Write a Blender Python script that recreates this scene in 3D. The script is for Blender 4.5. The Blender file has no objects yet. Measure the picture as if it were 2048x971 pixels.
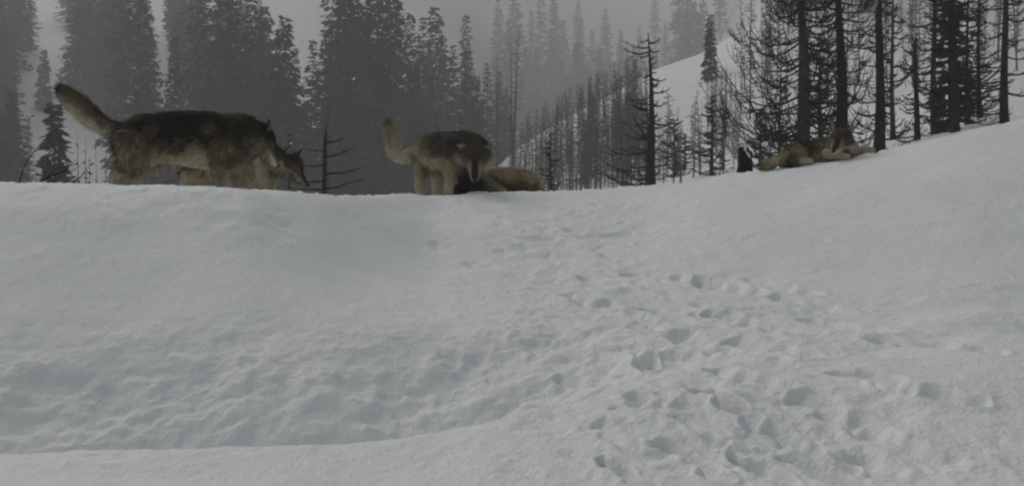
import bpy, bmesh, math, random
import numpy as np
from mathutils import Vector, Matrix

C = bpy.context.scene.collection
SC = bpy.context.scene
R = math.radians

# ------------------------------------------------------------------ camera, world, sun, exposure
F = 1967.0          # focal length in pixels of a 2048 wide picture
HOR = 400.0         # picture row of the horizon
CAMZ = 0.85
cd = bpy.data.cameras.new('camera')
cam = bpy.data.objects.new('camera', cd); C.objects.link(cam)
cam.location = (0, 0, CAMZ); cam.rotation_euler = (R(90), 0, 0)
cd.sensor_width = 36.0; cd.lens = 36.0 * F / 2048.0
cd.shift_y = -(485.5 - HOR) / 2048.0
cd.clip_start = 0.05; cd.clip_end = 3000
SC.camera = cam

SUN_DIR = Vector((-0.46, 0.60, 0.60)).normalized()
w = bpy.data.worlds.new("World"); SC.world = w; w.use_nodes = True
nt = w.node_tree; nt.nodes.clear()
sky = nt.nodes.new('ShaderNodeTexSky'); sky.sky_type = 'NISHITA'; sky.sun_disc = False
sky.sun_elevation = math.asin(SUN_DIR.z); sky.sun_rotation = math.atan2(SUN_DIR.x, SUN_DIR.y)
sky.air_density = 1.0; sky.dust_density = 4.0
hs = nt.nodes.new('ShaderNodeHueSaturation'); hs.inputs['Hue'].default_value = 0.455; hs.inputs['Saturation'].default_value = 0.36
bg = nt.nodes.new('ShaderNodeBackground'); bg.inputs['Strength'].default_value = 0.085
wo = nt.nodes.new('ShaderNodeOutputWorld')
nt.links.new(sky.outputs[0], hs.inputs['Color']); nt.links.new(hs.outputs[0], bg.inputs['Color'])
nt.links.new(bg.outputs[0], wo.inputs['Surface'])

sl = bpy.data.lights.new('sun', 'SUN'); sl.energy = 1.5; sl.angle = R(34); sl.color = (0.975, 0.98, 0.935)
so = bpy.data.objects.new('sun', sl); C.objects.link(so)
so.rotation_euler = SUN_DIR.to_track_quat('Z', 'Y').to_euler()

vs = SC.view_settings
vs.view_transform = 'Standard'; vs.look = 'None'; vs.exposure = -0.56; vs.gamma = 1.0
vs.use_curve_mapping = False
SC.cycles.use_denoising = True
SC.cycles.filter_width = 2.3
SC.cycles.max_bounces = 10; SC.cycles.diffuse_bounces = 4; SC.cycles.volume_bounces = 6
SC.render.film_transparent = False


def at(px, py, Y):
    return Vector(((px - 1024.0) / F * Y, Y, (HOR - py) / F * Y + CAMZ))


# ------------------------------------------------------------------ materials
def mat(name, base=(.5, .5, .5), rough=.8, spec=.2, attr=None, noise=None, bump=None):
    m = bpy.data.materials.new(name); m.use_nodes = True
    n = m.node_tree; b = n.nodes['Principled BSDF']
    b.inputs['Base Color'].default_value = (*base, 1); b.inputs['Roughness'].default_value = rough
    b.inputs['Specular IOR Level'].default_value = spec
    if attr:
        a = n.nodes.new('ShaderNodeAttribute'); a.attribute_name = attr
        n.links.new(a.outputs['Color'], b.inputs['Base Color'])
    if noise:
        sc, c2 = noise
        tc = n.nodes.new('ShaderNodeTexCoord'); t = n.nodes.new('ShaderNodeTexNoise')
        t.inputs['Scale'].default_value = sc; t.inputs['Detail'].default_value = 5
        n.links.new(tc.outputs['Object'], t.inputs['Vector'])
        r = n.nodes.new('ShaderNodeValToRGB')
        r.color_ramp.elements[0].position = .35; r.color_ramp.elements[1].position = .65
        r.color_ramp.elements[0].color = (*base, 1); r.color_ramp.elements[1].color = (*c2, 1)
        n.links.new(t.outputs['Fac'], r.inputs['Fac']); n.links.new(r.outputs['Color'], b.inputs['Base Color'])
    if bump:
        sc, st, ds = bump
        tc = n.nodes.new('ShaderNodeTexCoord'); t = n.nodes.new('ShaderNodeTexNoise')
        t.inputs['Scale'].default_value = sc; t.inputs['Detail'].default_value = 6
        n.links.new(tc.outputs['Object'], t.inputs['Vector'])
        bm = n.nodes.new('ShaderNodeBump'); bm.inputs['Strength'].default_value = st; bm.inputs['Distance'].default_value = ds
        n.links.new(t.outputs['Fac'], bm.inputs['Height']); n.links.new(bm.outputs['Normal'], b.inputs['Normal'])
    return m


M_SNOW = mat('snow', (.80, .815, .83), .65, .25, noise=(1.3, (.86, .87, .875)), bump=(70, .6, .014))
M_BURNT = mat('charred_bark', (.012, .011, .011), .95, .05, noise=(9, (.034, .029, .026)), bump=(30, .6, .02))
M_TWIG = mat('charred_twig', (.014, .012, .012), .95, .05)
M_BROWN = mat('scorched_bark', (.03, .023, .018), .95, .05, noise=(7, (.075, .055, .042)), bump=(30, .6, .02))
M_GREYBARK = mat('grey_dead_bark', (.035, .032, .03), .95, .05, noise=(2, (.08, .074, .07)))
M_NEEDLE = mat('dark_needles', (.016, .017, .014), .9, .05, noise=(1.5, (.036, .036, .030)))
M_NEEDLE3 = mat('scorched_needles', (.026, .022, .020), .9, .05, noise=(1.2, (.058, .050, .046)))
M_NEEDLE2 = mat('grey_green_needles', (.055, .072, .066), .9, .05, noise=(3, (.10, .12, .112)))
M_PALEWOOD = mat('splintered_wood', (.55, .47, .40), .8, .1, noise=(14, (.75, .70, .66)))
M_FUR = mat('wolf_fur', rough=.85, spec=.12, attr='Col')
M_EYE = mat('wolf_eye', (.03, .02, .008), .15, .5)
M_NOSE = mat('wolf_nose', (.008, .007, .007), .4, .4)
M_ROCK = mat('rock', (.03, .03, .03), .9, .1, noise=(3, (.07, .07, .07)))


# ------------------------------------------------------------------ object helpers
def tag(o, label=None, cat=None, group=None, kind=None):
    if label: o['label'] = label
    if cat: o['category'] = cat
    if group: o['group'] = group
    if kind: o['kind'] = kind
    return o


def link(o, parent=None):
    C.objects.link(o)
    if parent: o.parent = parent
    return o


def empty(name, loc, rz=0.0):
    o = bpy.data.objects.new(name, None); o.empty_display_size = .2
    o.location = loc; o.rotation_euler = (0, 0, rz)
    return link(o)


def np_mesh(name, V, Fq, mats, smooth=True, col=None):
    """V (n,3); Fq list of arrays (m,k) of faces"""
    me = bpy.data.meshes.new(name)
    V = np.asarray(V, np.float32)
    if not isinstance(Fq, list): Fq = [Fq]
    Fq = [np.asarray(f, np.int32) for f in Fq if len(f)]
    loops = np.concatenate([f.ravel() for f in Fq])
    tot = np.concatenate([np.full(len(f), f.shape[1], np.int32) for f in Fq])
    start = np.concatenate([[0], np.cumsum(tot)[:-1]]).astype(np.int32)
    me.vertices.add(len(V)); me.vertices.foreach_set('co', V.ravel())
    me.loops.add(len(loops)); me.loops.foreach_set('vertex_index', loops)
    me.polygons.add(len(tot)); me.polygons.foreach_set('loop_start', start)
    me.polygons.foreach_set('loop_total', tot)
    me.update(calc_edges=True)
    me.polygons.foreach_set('use_smooth', np.full(len(tot), smooth, bool))
    if col is not None:
        a = me.color_attributes.new('Col', 'FLOAT_COLOR', 'POINT')
        c4 = np.ones((len(V), 4), np.float32); c4[:, :3] = col
        a.data.foreach_set('color', c4.ravel())
    for m in (mats if isinstance(mats, list) else [mats]): me.materials.append(m)
    me.validate()
    return me


class MB:
    """collects tubes and quads into one mesh"""
    def __init__(s): s.v = []; s.q = []; s.t = []; s.n = 0
    def tube(s, pts, rad, sides=4, cap=True):
        P = np.asarray(pts, float); n = len(P)
        T = np.gradient(P, axis=0); T /= np.linalg.norm(T, axis=1)[:, None] + 1e-9
        ref = np.array([0, 0, 1.]) if abs(T[0][2]) < .8 else np.array([1., 0, 0])
        A = np.cross(T, ref); A /= np.linalg.norm(A, axis=1)[:, None] + 1e-9
        B = np.cross(T, A)
        ang = np.arange(sides) / sides * 2 * math.pi
        rad = np.asarray(rad, float)
        ring = P[:, None, :] + rad[:, None, None] * (np.cos(ang)[None, :, None] * A[:, None, :] + np.sin(ang)[None, :, None] * B[:, None, :])
        s.v.append(ring.reshape(-1, 3)); o = s.n
        i = np.arange(n - 1)[:, None] * sides; k = np.arange(sides)[None, :]; k2 = (k + 1) % sides
        q = np.stack([i + k, i + k2, i + sides + k2, i + sides + k], -1).reshape(-1, 4) + o
        s.q.append(q); s.n += n * sides
        if cap:
            s.v.append(P[[0, -1]]); c0 = s.n; s.n += 2
            kk = np.arange(sides); kk2 = (kk + 1) % sides
            s.t.append(np.stack([np.full(sides, c0), o + kk2, o + kk], -1))
            e = o + (n - 1) * sides
            s.t.append(np.stack([np.full(sides, c0 + 1), e + kk, e + kk2], -1))
    def quads(s, V4):
        V4 = np.asarray(V4, float); m = len(V4)
        s.v.append(V4.reshape(-1, 3)); s.q.append(np.arange(m * 4).reshape(m, 4) + s.n); s.n += m * 4
    def mesh(s, name, m, smooth=True):
        f = []
        if s.q: f.append(np.concatenate(s.q))
        if s.t: f.append(np.concatenate(s.t))
        return np_mesh(name, np.concatenate(s.v), f, m, smooth)


# ------------------------------------------------------------------ noise
def vnoise(x, y, seed=0):
    xi = np.floor(x).astype(np.int64); yi = np.floor(y).astype(np.int64)
    fx = x - xi; fy = y - yi
    fx = fx * fx * fx * (fx * (fx * 6 - 15) + 10); fy = fy * fy * fy * (fy * (fy * 6 - 15) + 10)
    def h(a, b):
        n = (a * 374761393 + b * 668265263 + seed * 974634777) & 0xFFFFFFFF
        n = ((n ^ (n >> 13)) * 1274126177) & 0xFFFFFFFF
        n = ((n ^ (n >> 16)) * 2246822519) & 0xFFFFFFFF
        return ((n ^ (n >> 15)) & 0xFFFFFF) / float(0xFFFFFF) * 2 - 1
    a = h(xi, yi); b = h(xi + 1, yi); c = h(xi, yi + 1); d = h(xi + 1, yi + 1)
    return (a * (1 - fx) + b * fx) * (1 - fy) + (c * (1 - fx) + d * fx) * fy


def fbm(x, y, oct=4, seed=0, gain=.5):
    s = 0; a = 1; tot = 0
    for i in range(oct):
        s = s + a * vnoise(x * 2 ** i + 17.3 * i, y * 2 ** i - 9.1 * i, seed + i); tot += a; a *= gain
    return s / tot


def sstep(a, b, x):
    t = np.clip((x - a) / (b - a), 0, 1); return t * t * (3 - 2 * t)


# ------------------------------------------------------------------ terrain
XS = np.arange(-400, 2460, 10.0)
def cv(*p):
    return np.interp(XS, [a for a, _ in p], [b for _, b in p])
def z_of(y, Y): return (HOR - y) / F * Y

yl = cv((80, 913), (250, 918), (400, 912), (700, 900), (900, 880), (1000, 850), (1150, 812), (1300, 765), (1450, 748), (1650, 725), (1800, 695), (1967, 665))
Yl = cv((80, 3.0), (950, 3.1), (1300, 3.4), (1967, 3.9))
zl = z_of(yl, Yl)
yc = cv((-200, 362), (80, 365), (230, 369), (500, 377), (640, 385), (750, 390), (870, 394), (950, 389), (1100, 386), (1200, 380), (1300, 372), (1400, 356), (1500, 342), (1600, 330), (1700, 317), (1800, 296), (1967, 258), (2200, 215))
Yc = cv((80, 6.0), (500, 6.1), (640, 6.7), (750, 7.9), (860, 9.0), (1100, 9.3), (1300, 9.2), (1650, 8.6), (1967, 8.3))
zc = z_of(yc, Yc)
PD = .60
z1 = cv((80, -.80), (950, -.78), (1300, -.76), (1967, -.74))
Yt = Yl + cv((80, .86), (800, .82), (950, .70), (1150, .50), (1300, .38), (1967, .3))
zt = zl + cv((80, -.32), (800, -.32), (950, -.26), (1150, -.15), (1300, -.08), (1500, -.0), (1650, .02), (1967, .05))
Yb = cv((80, 4.3), (950, 4.45), (1300, 4.7), (1967, 4.9))
yb = cv((80, 722), (500, 705), (950, 680), (1300, 640), (1967, 575))
Ym = Yt + .45 * (Yb - Yt)
zm = z_of(cv((80, 792), (800, 785), (950, 760), (1150, 725), (1300, 690), (1967, 610)), Ym)
Y6 = Yb + .42 * (Yc - Yb); y6 = yc + (yb - yc) * .47
Y7 = Yb + .75 * (Yc - Yb); y7 = yc + (yb - yc) * .125
ctrl = [
    (XS * 0 + .5, XS * 0 - .85), (XS * 0 + 2.2, z1), (Yl - .22, zl - .012), (Yl, zl), (Yt, zt), (Ym, zm), (Yb, z_of(yb, Yb)),
    (Y6, z_of(y6, Y6)), (Y7, z_of(y7, Y7)), (Yc, zc),
]
FM = cv((640, 1.0), (880, 1.2), (1030, 2.0), (1400, 2.05), (1500, 1.4), (1600, 1.0))
def far(Y, *p):
    Y = XS * 0 + Y * (FM if Y > 110 else 1); ctrl.append((Y, z_of(cv(*p), Y)))
Y9 = Yc + .95
ctrl.append((Y9, z_of(cv((80, 425), (560, 428), (700, 412), (790, 402), (860, 396), (950, 391), (1100, 390), (1300, 378), (1500, 346), (1700, 320), (1967, 262), (2200, 220)), Y9)))
far(13, (80, 450), (600, 448), (750, 440), (860, 412), (1000, 406), (1100, 402), (1300, 388), (1500, 354), (1700, 325), (1967, 264))
far(28, (80, 520), (600, 515), (750, 480), (860, 450), (1100, 425), (1300, 385), (1480, 350), (1700, 305), (1967, 240))
far(60, (80, 560), (500, 560), (860, 520), (1000, 470), (1100, 420), (1230, 350), (1310, 320), (1400, 285), (1480, 250), (1700, 190), (1967, 130))
far(105, (-200, 470), (80, 480), (640, 480), (860, 440), (950, 380), (1030, 300), (1130, 243), (1230, 190), (1310, 142), (1400, 112), (1480, 62), (1600, 20), (1967, -60))
far(132, (-200, 280), (80, 320), (640, 370), (860, 400), (1030, 400), (1230, 300), (1400, 230), (1480, 150), (1600, 0), (1967, -120))
far(180, (80, 100), (640, 190), (860, 260), (1030, 330), (1230, 290), (1400, 205), (1480, 130), (1600, -20), (1967, -200))
far(240, (80, -60), (640, 20), (860, 110), (1030, 215), (1230, 200), (1400, 120), (1600, -50), (1967, -250))
far(320, (80, -120), (640, -80), (860, -30), (1030, 20), (1230, 15), (1400, -20), (1600, -120), (1967, -300))
far(400, (80, -140), (640, -110), (860, -70), (1030, -45), (1400, -60), (1600, -140), (1967, -330))

SG = np.linspace(math.log(.5), math.log(840), 900)
def pchip(x, y, xi):
    h = np.diff(x); d = np.diff(y) / h
    m = np.zeros_like(y)
    for k in range(1, len(x) - 1):
        if d[k - 1] * d[k] > 0:
            w1 = 2 * h[k] + h[k - 1]; w2 = h[k] + 2 * h[k - 1]
            m[k] = (w1 + w2) / (w1 / d[k - 1] + w2 / d[k])
    m[0] = d[0]; m[-1] = d[-1]
    i = np.clip(np.searchsorted(x, xi) - 1, 0, len(x) - 2)
    t = (xi - x[i]) / h[i]
    return ((2 * t ** 3 - 3 * t ** 2 + 1) * y[i] + (t ** 3 - 2 * t ** 2 + t) * h[i] * m[i]
            + (-2 * t ** 3 + 3 * t ** 2) * y[i + 1] + (t ** 3 - t ** 2) * h[i] * m[i + 1])
TAB = np.zeros((len(XS), len(SG)))
YG = np.exp(SG)
for i in range(len(XS)):
    yy = np.array([c[0][i] for c in ctrl]); zz = np.array([c[1][i] for c in ctrl])
    TAB[i] = pchip(yy, zz, YG)
ker = np.exp(-.5 * (np.arange(-6, 7) / 2.2) ** 2); ker /= ker.sum()
pad = np.pad(TAB, ((6, 6), (0, 0)), 'edge')
TAB = sum(ker[k] * pad[k:k + len(XS)] for k in range(13))

k2 = np.exp(-.5 * (np.arange(-30, 31) / 8.) ** 2); k2 /= k2.sum()
pad = np.pad(TAB, ((0, 0), (30, 30)), 'edge')
SMT = sum(k2[k] * pad[:, k:k + len(SG)] for k in range(61))
wb = np.clip((YG[None, :] - (Yl[:, None] + .62)) / .25, 0, 1) * np.clip((Yc[:, None] - .45 - YG[None, :]) / .5, 0, 1)
TAB = TAB * (1 - wb) + SMT * wb


def base_z(X, Y):
    Ye = np.clip(Y, .6, 830.)
    px = np.clip(X / np.maximum(Ye, 1.5) * F + 1024, XS[0], XS[-1] - 1e-3)
    fi = (px - XS[0]) / 10; i = np.clip(fi.astype(int), 0, len(XS) - 2); fu = fi - i
    fj = (np.log(Ye) - SG[0]) / (SG[1] - SG[0]); j = np.clip(fj.astype(int), 0, len(SG) - 2); fv = fj - j
    z = (TAB[i, j] * (1 - fu) + TAB[i + 1, j] * fu) * (1 - fv) + (TAB[i, j + 1] * (1 - fu) + TAB[i + 1, j + 1] * fu) * fv
    return z + CAMZ


def hit(px, py):
    """point of the bare slope seen at a pixel"""
    Y = np.linspace(1.6, 9.5, 1600); X = (px - 1024) / F * Y
    zr = (HOR - py) / F * Y + CAMZ; zg = base_z(X, Y)
    k = np.argmax(zg >= zr)
    return np.array([X[k], Y[k]])


rng = np.random.default_rng(7)
pits = []    # x, y, half length, half width, direction, depth
def pit(px, py, L, W, ang, d):
    p = hit(px, py); f = 1 - .32 * float(sstep(650, 900, np.array(py, float))); L *= f; W *= f
    if p[1] > 1.7: pits.append((p[0], p[1], L, W * 1.05, ang, d * PD))
# the large prints, then the scatter of the trodden trail
for a in [(1205, 565, .20, .06, -62, .075), (1455, 575, .24, .075, -68, .11), (1500, 650, .24, .075, -64, .075), (1335, 635, .18, .055, -66, .08),
          (1296, 735, .10, .045, -84, .10), (1448, 808, .16, .048, -72, .11), (1590, 880, .22, .055, -62, .08), (1850, 790, .16, .08, -50, .09),
          (1765, 770, .18, .06, -60, .075), (1235, 945, .14, .045, -66, .07), (1345, 830, .26, .055, -66, .075), (1385, 915, .18, .05, -66, .07), (1640, 935, .18, .06, -58, .07),
          (1750, 915, .12, .07, -75, .07), (1120, 510, .13, .10, -20, .04), (1215, 470, .16, .09, 10, .035), (1075, 480, .13, .07, 0, .03),
          (1310, 560, .22, .06, -62, .06), (1385, 565, .2, .06, -66, .065), (1560, 570, .22, .07, -66, .06), (1620, 610, .2, .07, -62, .06), (1545, 705, .22, .07, -66, .065),
          (1690, 660, .18, .07, -64, .05), (1250, 625, .18, .055, -62, .06), (1405, 690, .18, .06, -66, .055), (1870, 690, .22, .06, -55, .05), (1165, 605, .16, .06, -60, .05),
          (1265, 815, .07, .06, -30, .05), (1225, 845, .07, .05, -30, .045), (1500, 760, .2, .06, -66, .05), (1690, 830, .22, .06, -62, .06), (1800, 880, .2, .07, -60, .06), (1530, 940, .18, .06, -66, .06),
          (460, 442, .12, .10, 0, .014), (560, 468, .1, .07, 0, .010), (680, 465, .1, .07, 0, .008), (265, 425, .1, .07, 0, .008)]:
    pit(a[0], a[1], a[2] * 1.3, a[3] * .78, R(a[4] + (6 if a[4] > -60 and a[4] < -30 else 0)), a[5] * .95)
for k in range(130):
    t = rng.random() ** .9
    py = 408 + t * 540
    c = 1090 + (py - 410) * .92; wd = 190 + (py - 410) * .50
    px = c + rng.normal() * wd * .6
    if px < 840 or px > 2040: continue
    s = rng.uniform(.6, 1.2)
    pit(px, py, .12 * s, .055 * s * rng.uniform(.8, 1.5), R(rng.normal(-62, 18)), rng.uniform(.008, .026))
for k in range(46):
    pit(rng.uniform(90, 1900), rng.uniform(405, 480), .09, .05, rng.uniform(-.5, .5), rng.uniform(.004, .012))
PITS = np.array(pits)


def ground_z(X, Y, detail=True):
    X = np.asarray(X, float); Y = np.asarray(Y, float)
    sh = X.shape; X = X.ravel(); Y = Y.ravel()
    z = base_z(X, Y)
    if not detail: return z.reshape(sh)
    p0 = np.where(Y > .5, X / np.maximum(Y, .5) * F + 1024, 0); i0 = np.interp(p0, XS, Yl); b0 = np.interp(p0, XS, Yb)
    m0 = sstep(.25, .75, Y - i0) * (1 - sstep(-.25, .15, Y - b0)) * (Y > .5) * (1 - sstep(1300, 1600, p0))
    z = base_z(X, Y + m0 * (.09 * fbm(X * 1.2, Y * 1.2, 2, 101) + .045 * fbm(X * 6, Y * 6, 3, 103, .6)))
    D = np.hypot(X, Y)
    near = 1 - sstep(10, 30, D)
    px = np.where(Y > .5, X / np.maximum(Y, .5) * F + 1024, 0)
    z = z + near * (.028 * fbm(X * 1.1, Y * 1.1, 3, 3) + .006 * fbm(X * 5, Y * 5, 3, 11) + .0035 * fbm(X * 22, Y * 22, 3, 21))
    z = z + (1 - near) * (.004 * D) * fbm(X * .09, Y * .09, 4, 31)
    # crusty bank face behind the front ledge
    il = np.interp(px, XS, Yl); ib = np.interp(px, XS, Yb)
    m = sstep(0, .35, Y - il) * (1 - sstep(-.15, .5, Y - ib)) * (1 - .6 * sstep(1050, 1400, px)) * (Y > .5)
    lump = fbm(X * 4.0, Y * 9, 4, 41, .5)
    rid = 1 - np.abs(fbm(X * 1.3 + 3 * z, Y * 7.0, 3, 51))
    z = z + m * (.024 * lump + .006 * (rid - .6) + .03 * fbm(X * 1.6, Y * 3, 2, 44) + .014 * np.maximum(fbm(X * 14, Y * 14, 2, 45), -.1))
    z = z + np.exp(-((Y - il) / .12) ** 2) * (Y > 1) * (.012 * fbm(X * 3, Y * 3, 3, 47) + .008 * fbm(X * 11, Y * 11, 2, 48))
    # ripples on the smooth left slope
    m2 = sstep(.2, .8, Y - ib) * near
    z = z + m2 * .005 * fbm(X * 1.5, Y * 6, 3, 61)
    # trodden trail: lumpy
    cx = 1080 + (np.clip((HOR - (z - CAMZ) / np.maximum(Y, .6) * -1 * 0), 0, 1)) * 0
    dep = -(z - CAMZ) / np.maximum(Y, .6) * F + HOR
    tr = np.exp(-((px - (1080 + (dep - 410) * .9)) / (270 + np.clip(dep - 410, 0, 600) * .60)) ** 2) * near * (Y > 1.2) * (1 - sstep(9.0, 10.5, Y))
    z = z + tr * (.014 * fbm(X * 4.5 + Y * 2, Y * 2.2, 3, 71, .45) + .009 * fbm(X * 8, Y * 8, 2, 75, .5) + .007 * np.maximum(fbm(X * 26, Y * 26, 2, 79), .0) + .007 * np.maximum(fbm(X * 9 + .5 * Y, Y * 7, 3, 81), -.2) + .004 * fbm(X * 30, Y * 30, 2, 83))
    # hairline of snow clods along the crest
    ic = np.interp(px, XS, Yc)
    cr = np.exp(-((Y - ic) / .3) ** 2) * (Y > 1)
    z = z + cr * (.016 * np.maximum(fbm(X * 8, Y * 8, 3, 91), 0) + .022 * np.maximum(fbm(X * 19, Y * 19, 2, 95) - .3, 0))
    # pits
    sel = np.where((Y > 1.5) & (Y < 10.5) & (D < 12))[0]
    if len(sel):
        xs = X[sel]; ys = Y[sel]; dz = np.zeros(len(sel))
        wx = xs + .03 * vnoise(xs * 14, ys * 14, 5); wy = ys + .03 * vnoise(xs * 14, ys * 14, 6)
        for (x0, y0, L, W, a, d) in PITS:
            k = np.where((np.abs(xs - x0) < L * 2.6) & (np.abs(ys - y0) < L * 2.6))[0]
            if not len(k): continue
            ex = wx[k] - x0; ey = wy[k] - y0
            al = ex * math.cos(a) + ey * math.sin(a); ac = -ex * math.sin(a) + ey * math.cos(a)
            q = np.sqrt((np.maximum(np.abs(al) - (L - W), 0) / W) ** 2 + (ac / W) ** 2)
            dz[k] += -d * (1 - sstep(.0, 1.25, q)) + d * .18 * np.exp(-((q - 1.45) / .4) ** 2)
        z[sel] += dz
    return z.reshape(sh)


def build_ground():
    a_f = np.linspace(-34, 34, 900)
    a_l = np.linspace(-180, -34, 70)[:-1]; a_r = np.linspace(34, 180, 70)[1:-1]
    az = np.radians(np.concatenate([a_l, a_f, a_r]))
    r = np.concatenate([np.geomspace(.25, 2.3, 40)[:-1], np.linspace(2.3, 4.9, 300)[:-1], np.linspace(4.9, 10.5, 330)[:-1], np.geomspace(10.5, 820, 185)])
    A, Rr = np.meshgrid(az, r)
    X = np.sin(A) * Rr; Y = np.cos(A) * Rr
    Z = ground_z(X, Y)
    n_r, n_a = X.shape
    V = np.stack([X, Y, Z], -1).reshape(-1, 3)
    i = np.arange(n_r - 1)[:, None] * n_a; k = np.arange(n_a)[None, :]; k2 = (k + 1) % n_a
    q = np.stack([i + k, i + n_a + k, i + n_a + k2, i + k2], -1).reshape(-1, 4)
    V = np.concatenate([V, [[0, 0, float(ground_z(np.array([0.]), np.array([0.]))[0])]]])
    c = len(V) - 1; kk = np.arange(n_a)
    t = np.stack([np.full(n_a, c), kk, (kk + 1) % n_a], -1)
    me = np_mesh('snow_ground', V, [q[:, ::-1], t[:, ::-1]], M_SNOW)
    o = link(bpy.data.objects.new('snow_ground', me)); tag(o, kind='structure')
    if me.polygons[len(q) // 2].normal.z < 0: me.flip_normals()
build_ground()


def gz(x, y):
    return float(ground_z(np.array([x]), np.array([y]), False)[0])


# ------------------------------------------------------------------ haze
def haze():
    me = bpy.data.meshes.new('haze'); bm = bmesh.new(); bmesh.ops.create_cube(bm, size=1); bm.to_mesh(me); bm.free()
    o = link(bpy.data.objects.new('haze', me)); tag(o, kind='stuff')
    o.scale = (1680, 1680, 240); o.location = (0, 0, 240 / 2 - 24)
    m = bpy.data.materials.new('haze'); m.use_nodes = True; n = m.node_tree; n.nodes.clear()
    v = n.nodes.new('ShaderNodeVolumePrincipled'); out = n.nodes.new('ShaderNodeOutputMaterial')
    v.inputs['Color'].default_value = (.955, .95, .945, 1); v.inputs['Density'].default_value = .00185
    v.inputs['Anisotropy'].default_value = .2
    n.links.new(v.outputs[0], out.inputs['Volume'])
    me.materials.append(m)
haze()


# ------------------------------------------------------------------ trees
def conifer_meshes(seed, H, Rad, trunk_m, needle_m, step=.42, bare=.1, sp=7, size=1.0):
    r = np.random.default_rng(seed)
    mt = MB(); lean = r.normal(0, .012, 2)
    zs = np.linspace(-.8, H, 12)
    mt.tube([(lean[0] * z, lean[1] * z, z) for z in zs], [max(.012, H * .011 * (1 - max(z, 0) / H)) for z in zs], 6)
    mc = MB(); Q = []
    z = H * bare
    while z < H * .995:
        f = 1 - z / H
        n = int(r.integers(6, 10))
        env = Rad * (f ** .75) * (.55 + .45 * min(1, (z / H - bare + .03) / .12)) * r.uniform(.72, 1.15)
        for k in range(n):
            if r.random() < .10: continue
            a = r.uniform(0, 2 * math.pi); L = max(.10, env * r.uniform(.6, 1.15))
            d = np.array([math.cos(a), math.sin(a), 0])
            up = .35 * (z / H) - .38 + r.normal(0, .1)
            m = max(2, int(sp * min(1, L / (Rad * .6)) + .5))
            p0 = np.array([lean[0] * z, lean[1] * z, z])
            tip = p0 + d * L + np.array([0, 0, up * L])
            mt_pts = [p0, p0 + (tip - p0) * .55 + np.array([0, 0, -.04 * L]), tip]
            if r.random() < .5: mt.tube(mt_pts, [.02, .013, .004], 3, False)
            for j in range(m):
                t = (j + r.uniform(.2, 1.0)) / m
                c = p0 + (tip - p0) * t + np.array([0, 0, -.06 * L * math.sin(t * 3)])
                sa = a + r.normal(0, .85)
                dl = np.array([math.cos(sa), math.sin(sa), r.normal(-.28, .22)])
                l = (.52 + .34 * f) * size * r.uniform(.6, 1.3)
                wv = np.cross(dl, [0, 0, 1]); wv /= np.linalg.norm(wv) + 1e-6
                wv = wv + np.array([0, 0, r.normal(0, .6)]); wv *= l * r.uniform(.20, .36)
                Q.append([c, c + dl * l * .5 + wv, c + dl * l, c + dl * l * .5 - wv])
        z += step * r.uniform(.7, 1.25) * (.55 + .45 * f)
    # leader
    mc.quads(Q)
    return mt.mesh('trunk', trunk_m), mc.mesh('crown', needle_m, False)


CON = [conifer_meshes(100 + i, H, Rd, M_BURNT, mm_, bare=b, sp=sp_ + 4, size=sz * .8) for i, (H, Rd, b, mm_, sp_, sz) in enumerate(
    [(15, 2.3, .02, M_NEEDLE, 7, 1), (17, 2.6, .03, M_NEEDLE, 6, .9), (14, 2.0, .03, M_NEEDLE3, 6, .8), (18, 2.4, .05, M_NEEDLE, 5, .8), (16, 2.9, .02, M_NEEDLE, 7, .95), (13, 1.8, .10, M_NEEDLE3, 4, .7), (19, 2.8, .03, M_NEEDLE, 6, .9), (15, 1.6, .14, M_NEEDLE3, 5, .8)])]
CON_H = [15, 17, 14, 18, 16, 13, 19, 15]


def snag_meshes(seed, H, r0, nb, bl, m, upsweep=.1, z0=.10, tw=.017, sub=(0, 4)):
    r = np.random.default_rng(seed)
    mt = MB(); zs = np.linspace(-.8, H, 9); lean = r.normal(0, .015, 2)
    mt.tube([(lean[0] * z + r.normal(0, r0 * .12), lean[1] * z, z) for z in zs], [max(r0 * .13, r0 * (1 - .93 * max(z, 0) / H)) for z in zs], 6)
    mc = MB()
    for k in range(nb):
        z = H * (z0 + (.98 - z0) * (k + r.random()) / nb); f = 1 - z / H
        a = r.uniform(0, 2 * math.pi); L = bl * (.25 + .75 * f ** .8) * r.uniform(.35, 1.15)
        d = np.array([math.cos(a), math.sin(a), 0]); p0 = np.array([lean[0] * z, lean[1] * z, z])
        pts = [p0 + d * L * t + np.array([0, 0, L * (-.28 * t + (.28 + upsweep) * t * t)]) for t in (0, .35, .7, 1)]
        mc.tube(pts, np.array([1, .75, .5, .3]) * max(tw, r0 * .24), 3, False)
        for j in range(int(r.integers(*sub))):
            t = r.uniform(.3, .95); b = p0 + d * L * t + np.array([0, 0, L * (-.28 * t + (.28 + upsweep) * t * t)])
            a2 = a + r.choice([-1, 1]) * r.uniform(.4, 1.0); l2 = L * r.uniform(.15, .4)
            e = b + np.array([math.cos(a2), math.sin(a2), r.uniform(-.1, .6)]) * l2
            mc.tube([b, (b + e) / 2 + np.array([0, 0, -.05 * l2]), e], np.array([.8, .6, .35]) * max(tw * .8, r0 * .2), 3, False)
    return mt.mesh('trunk', m), mc.mesh('crown', m)


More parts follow.
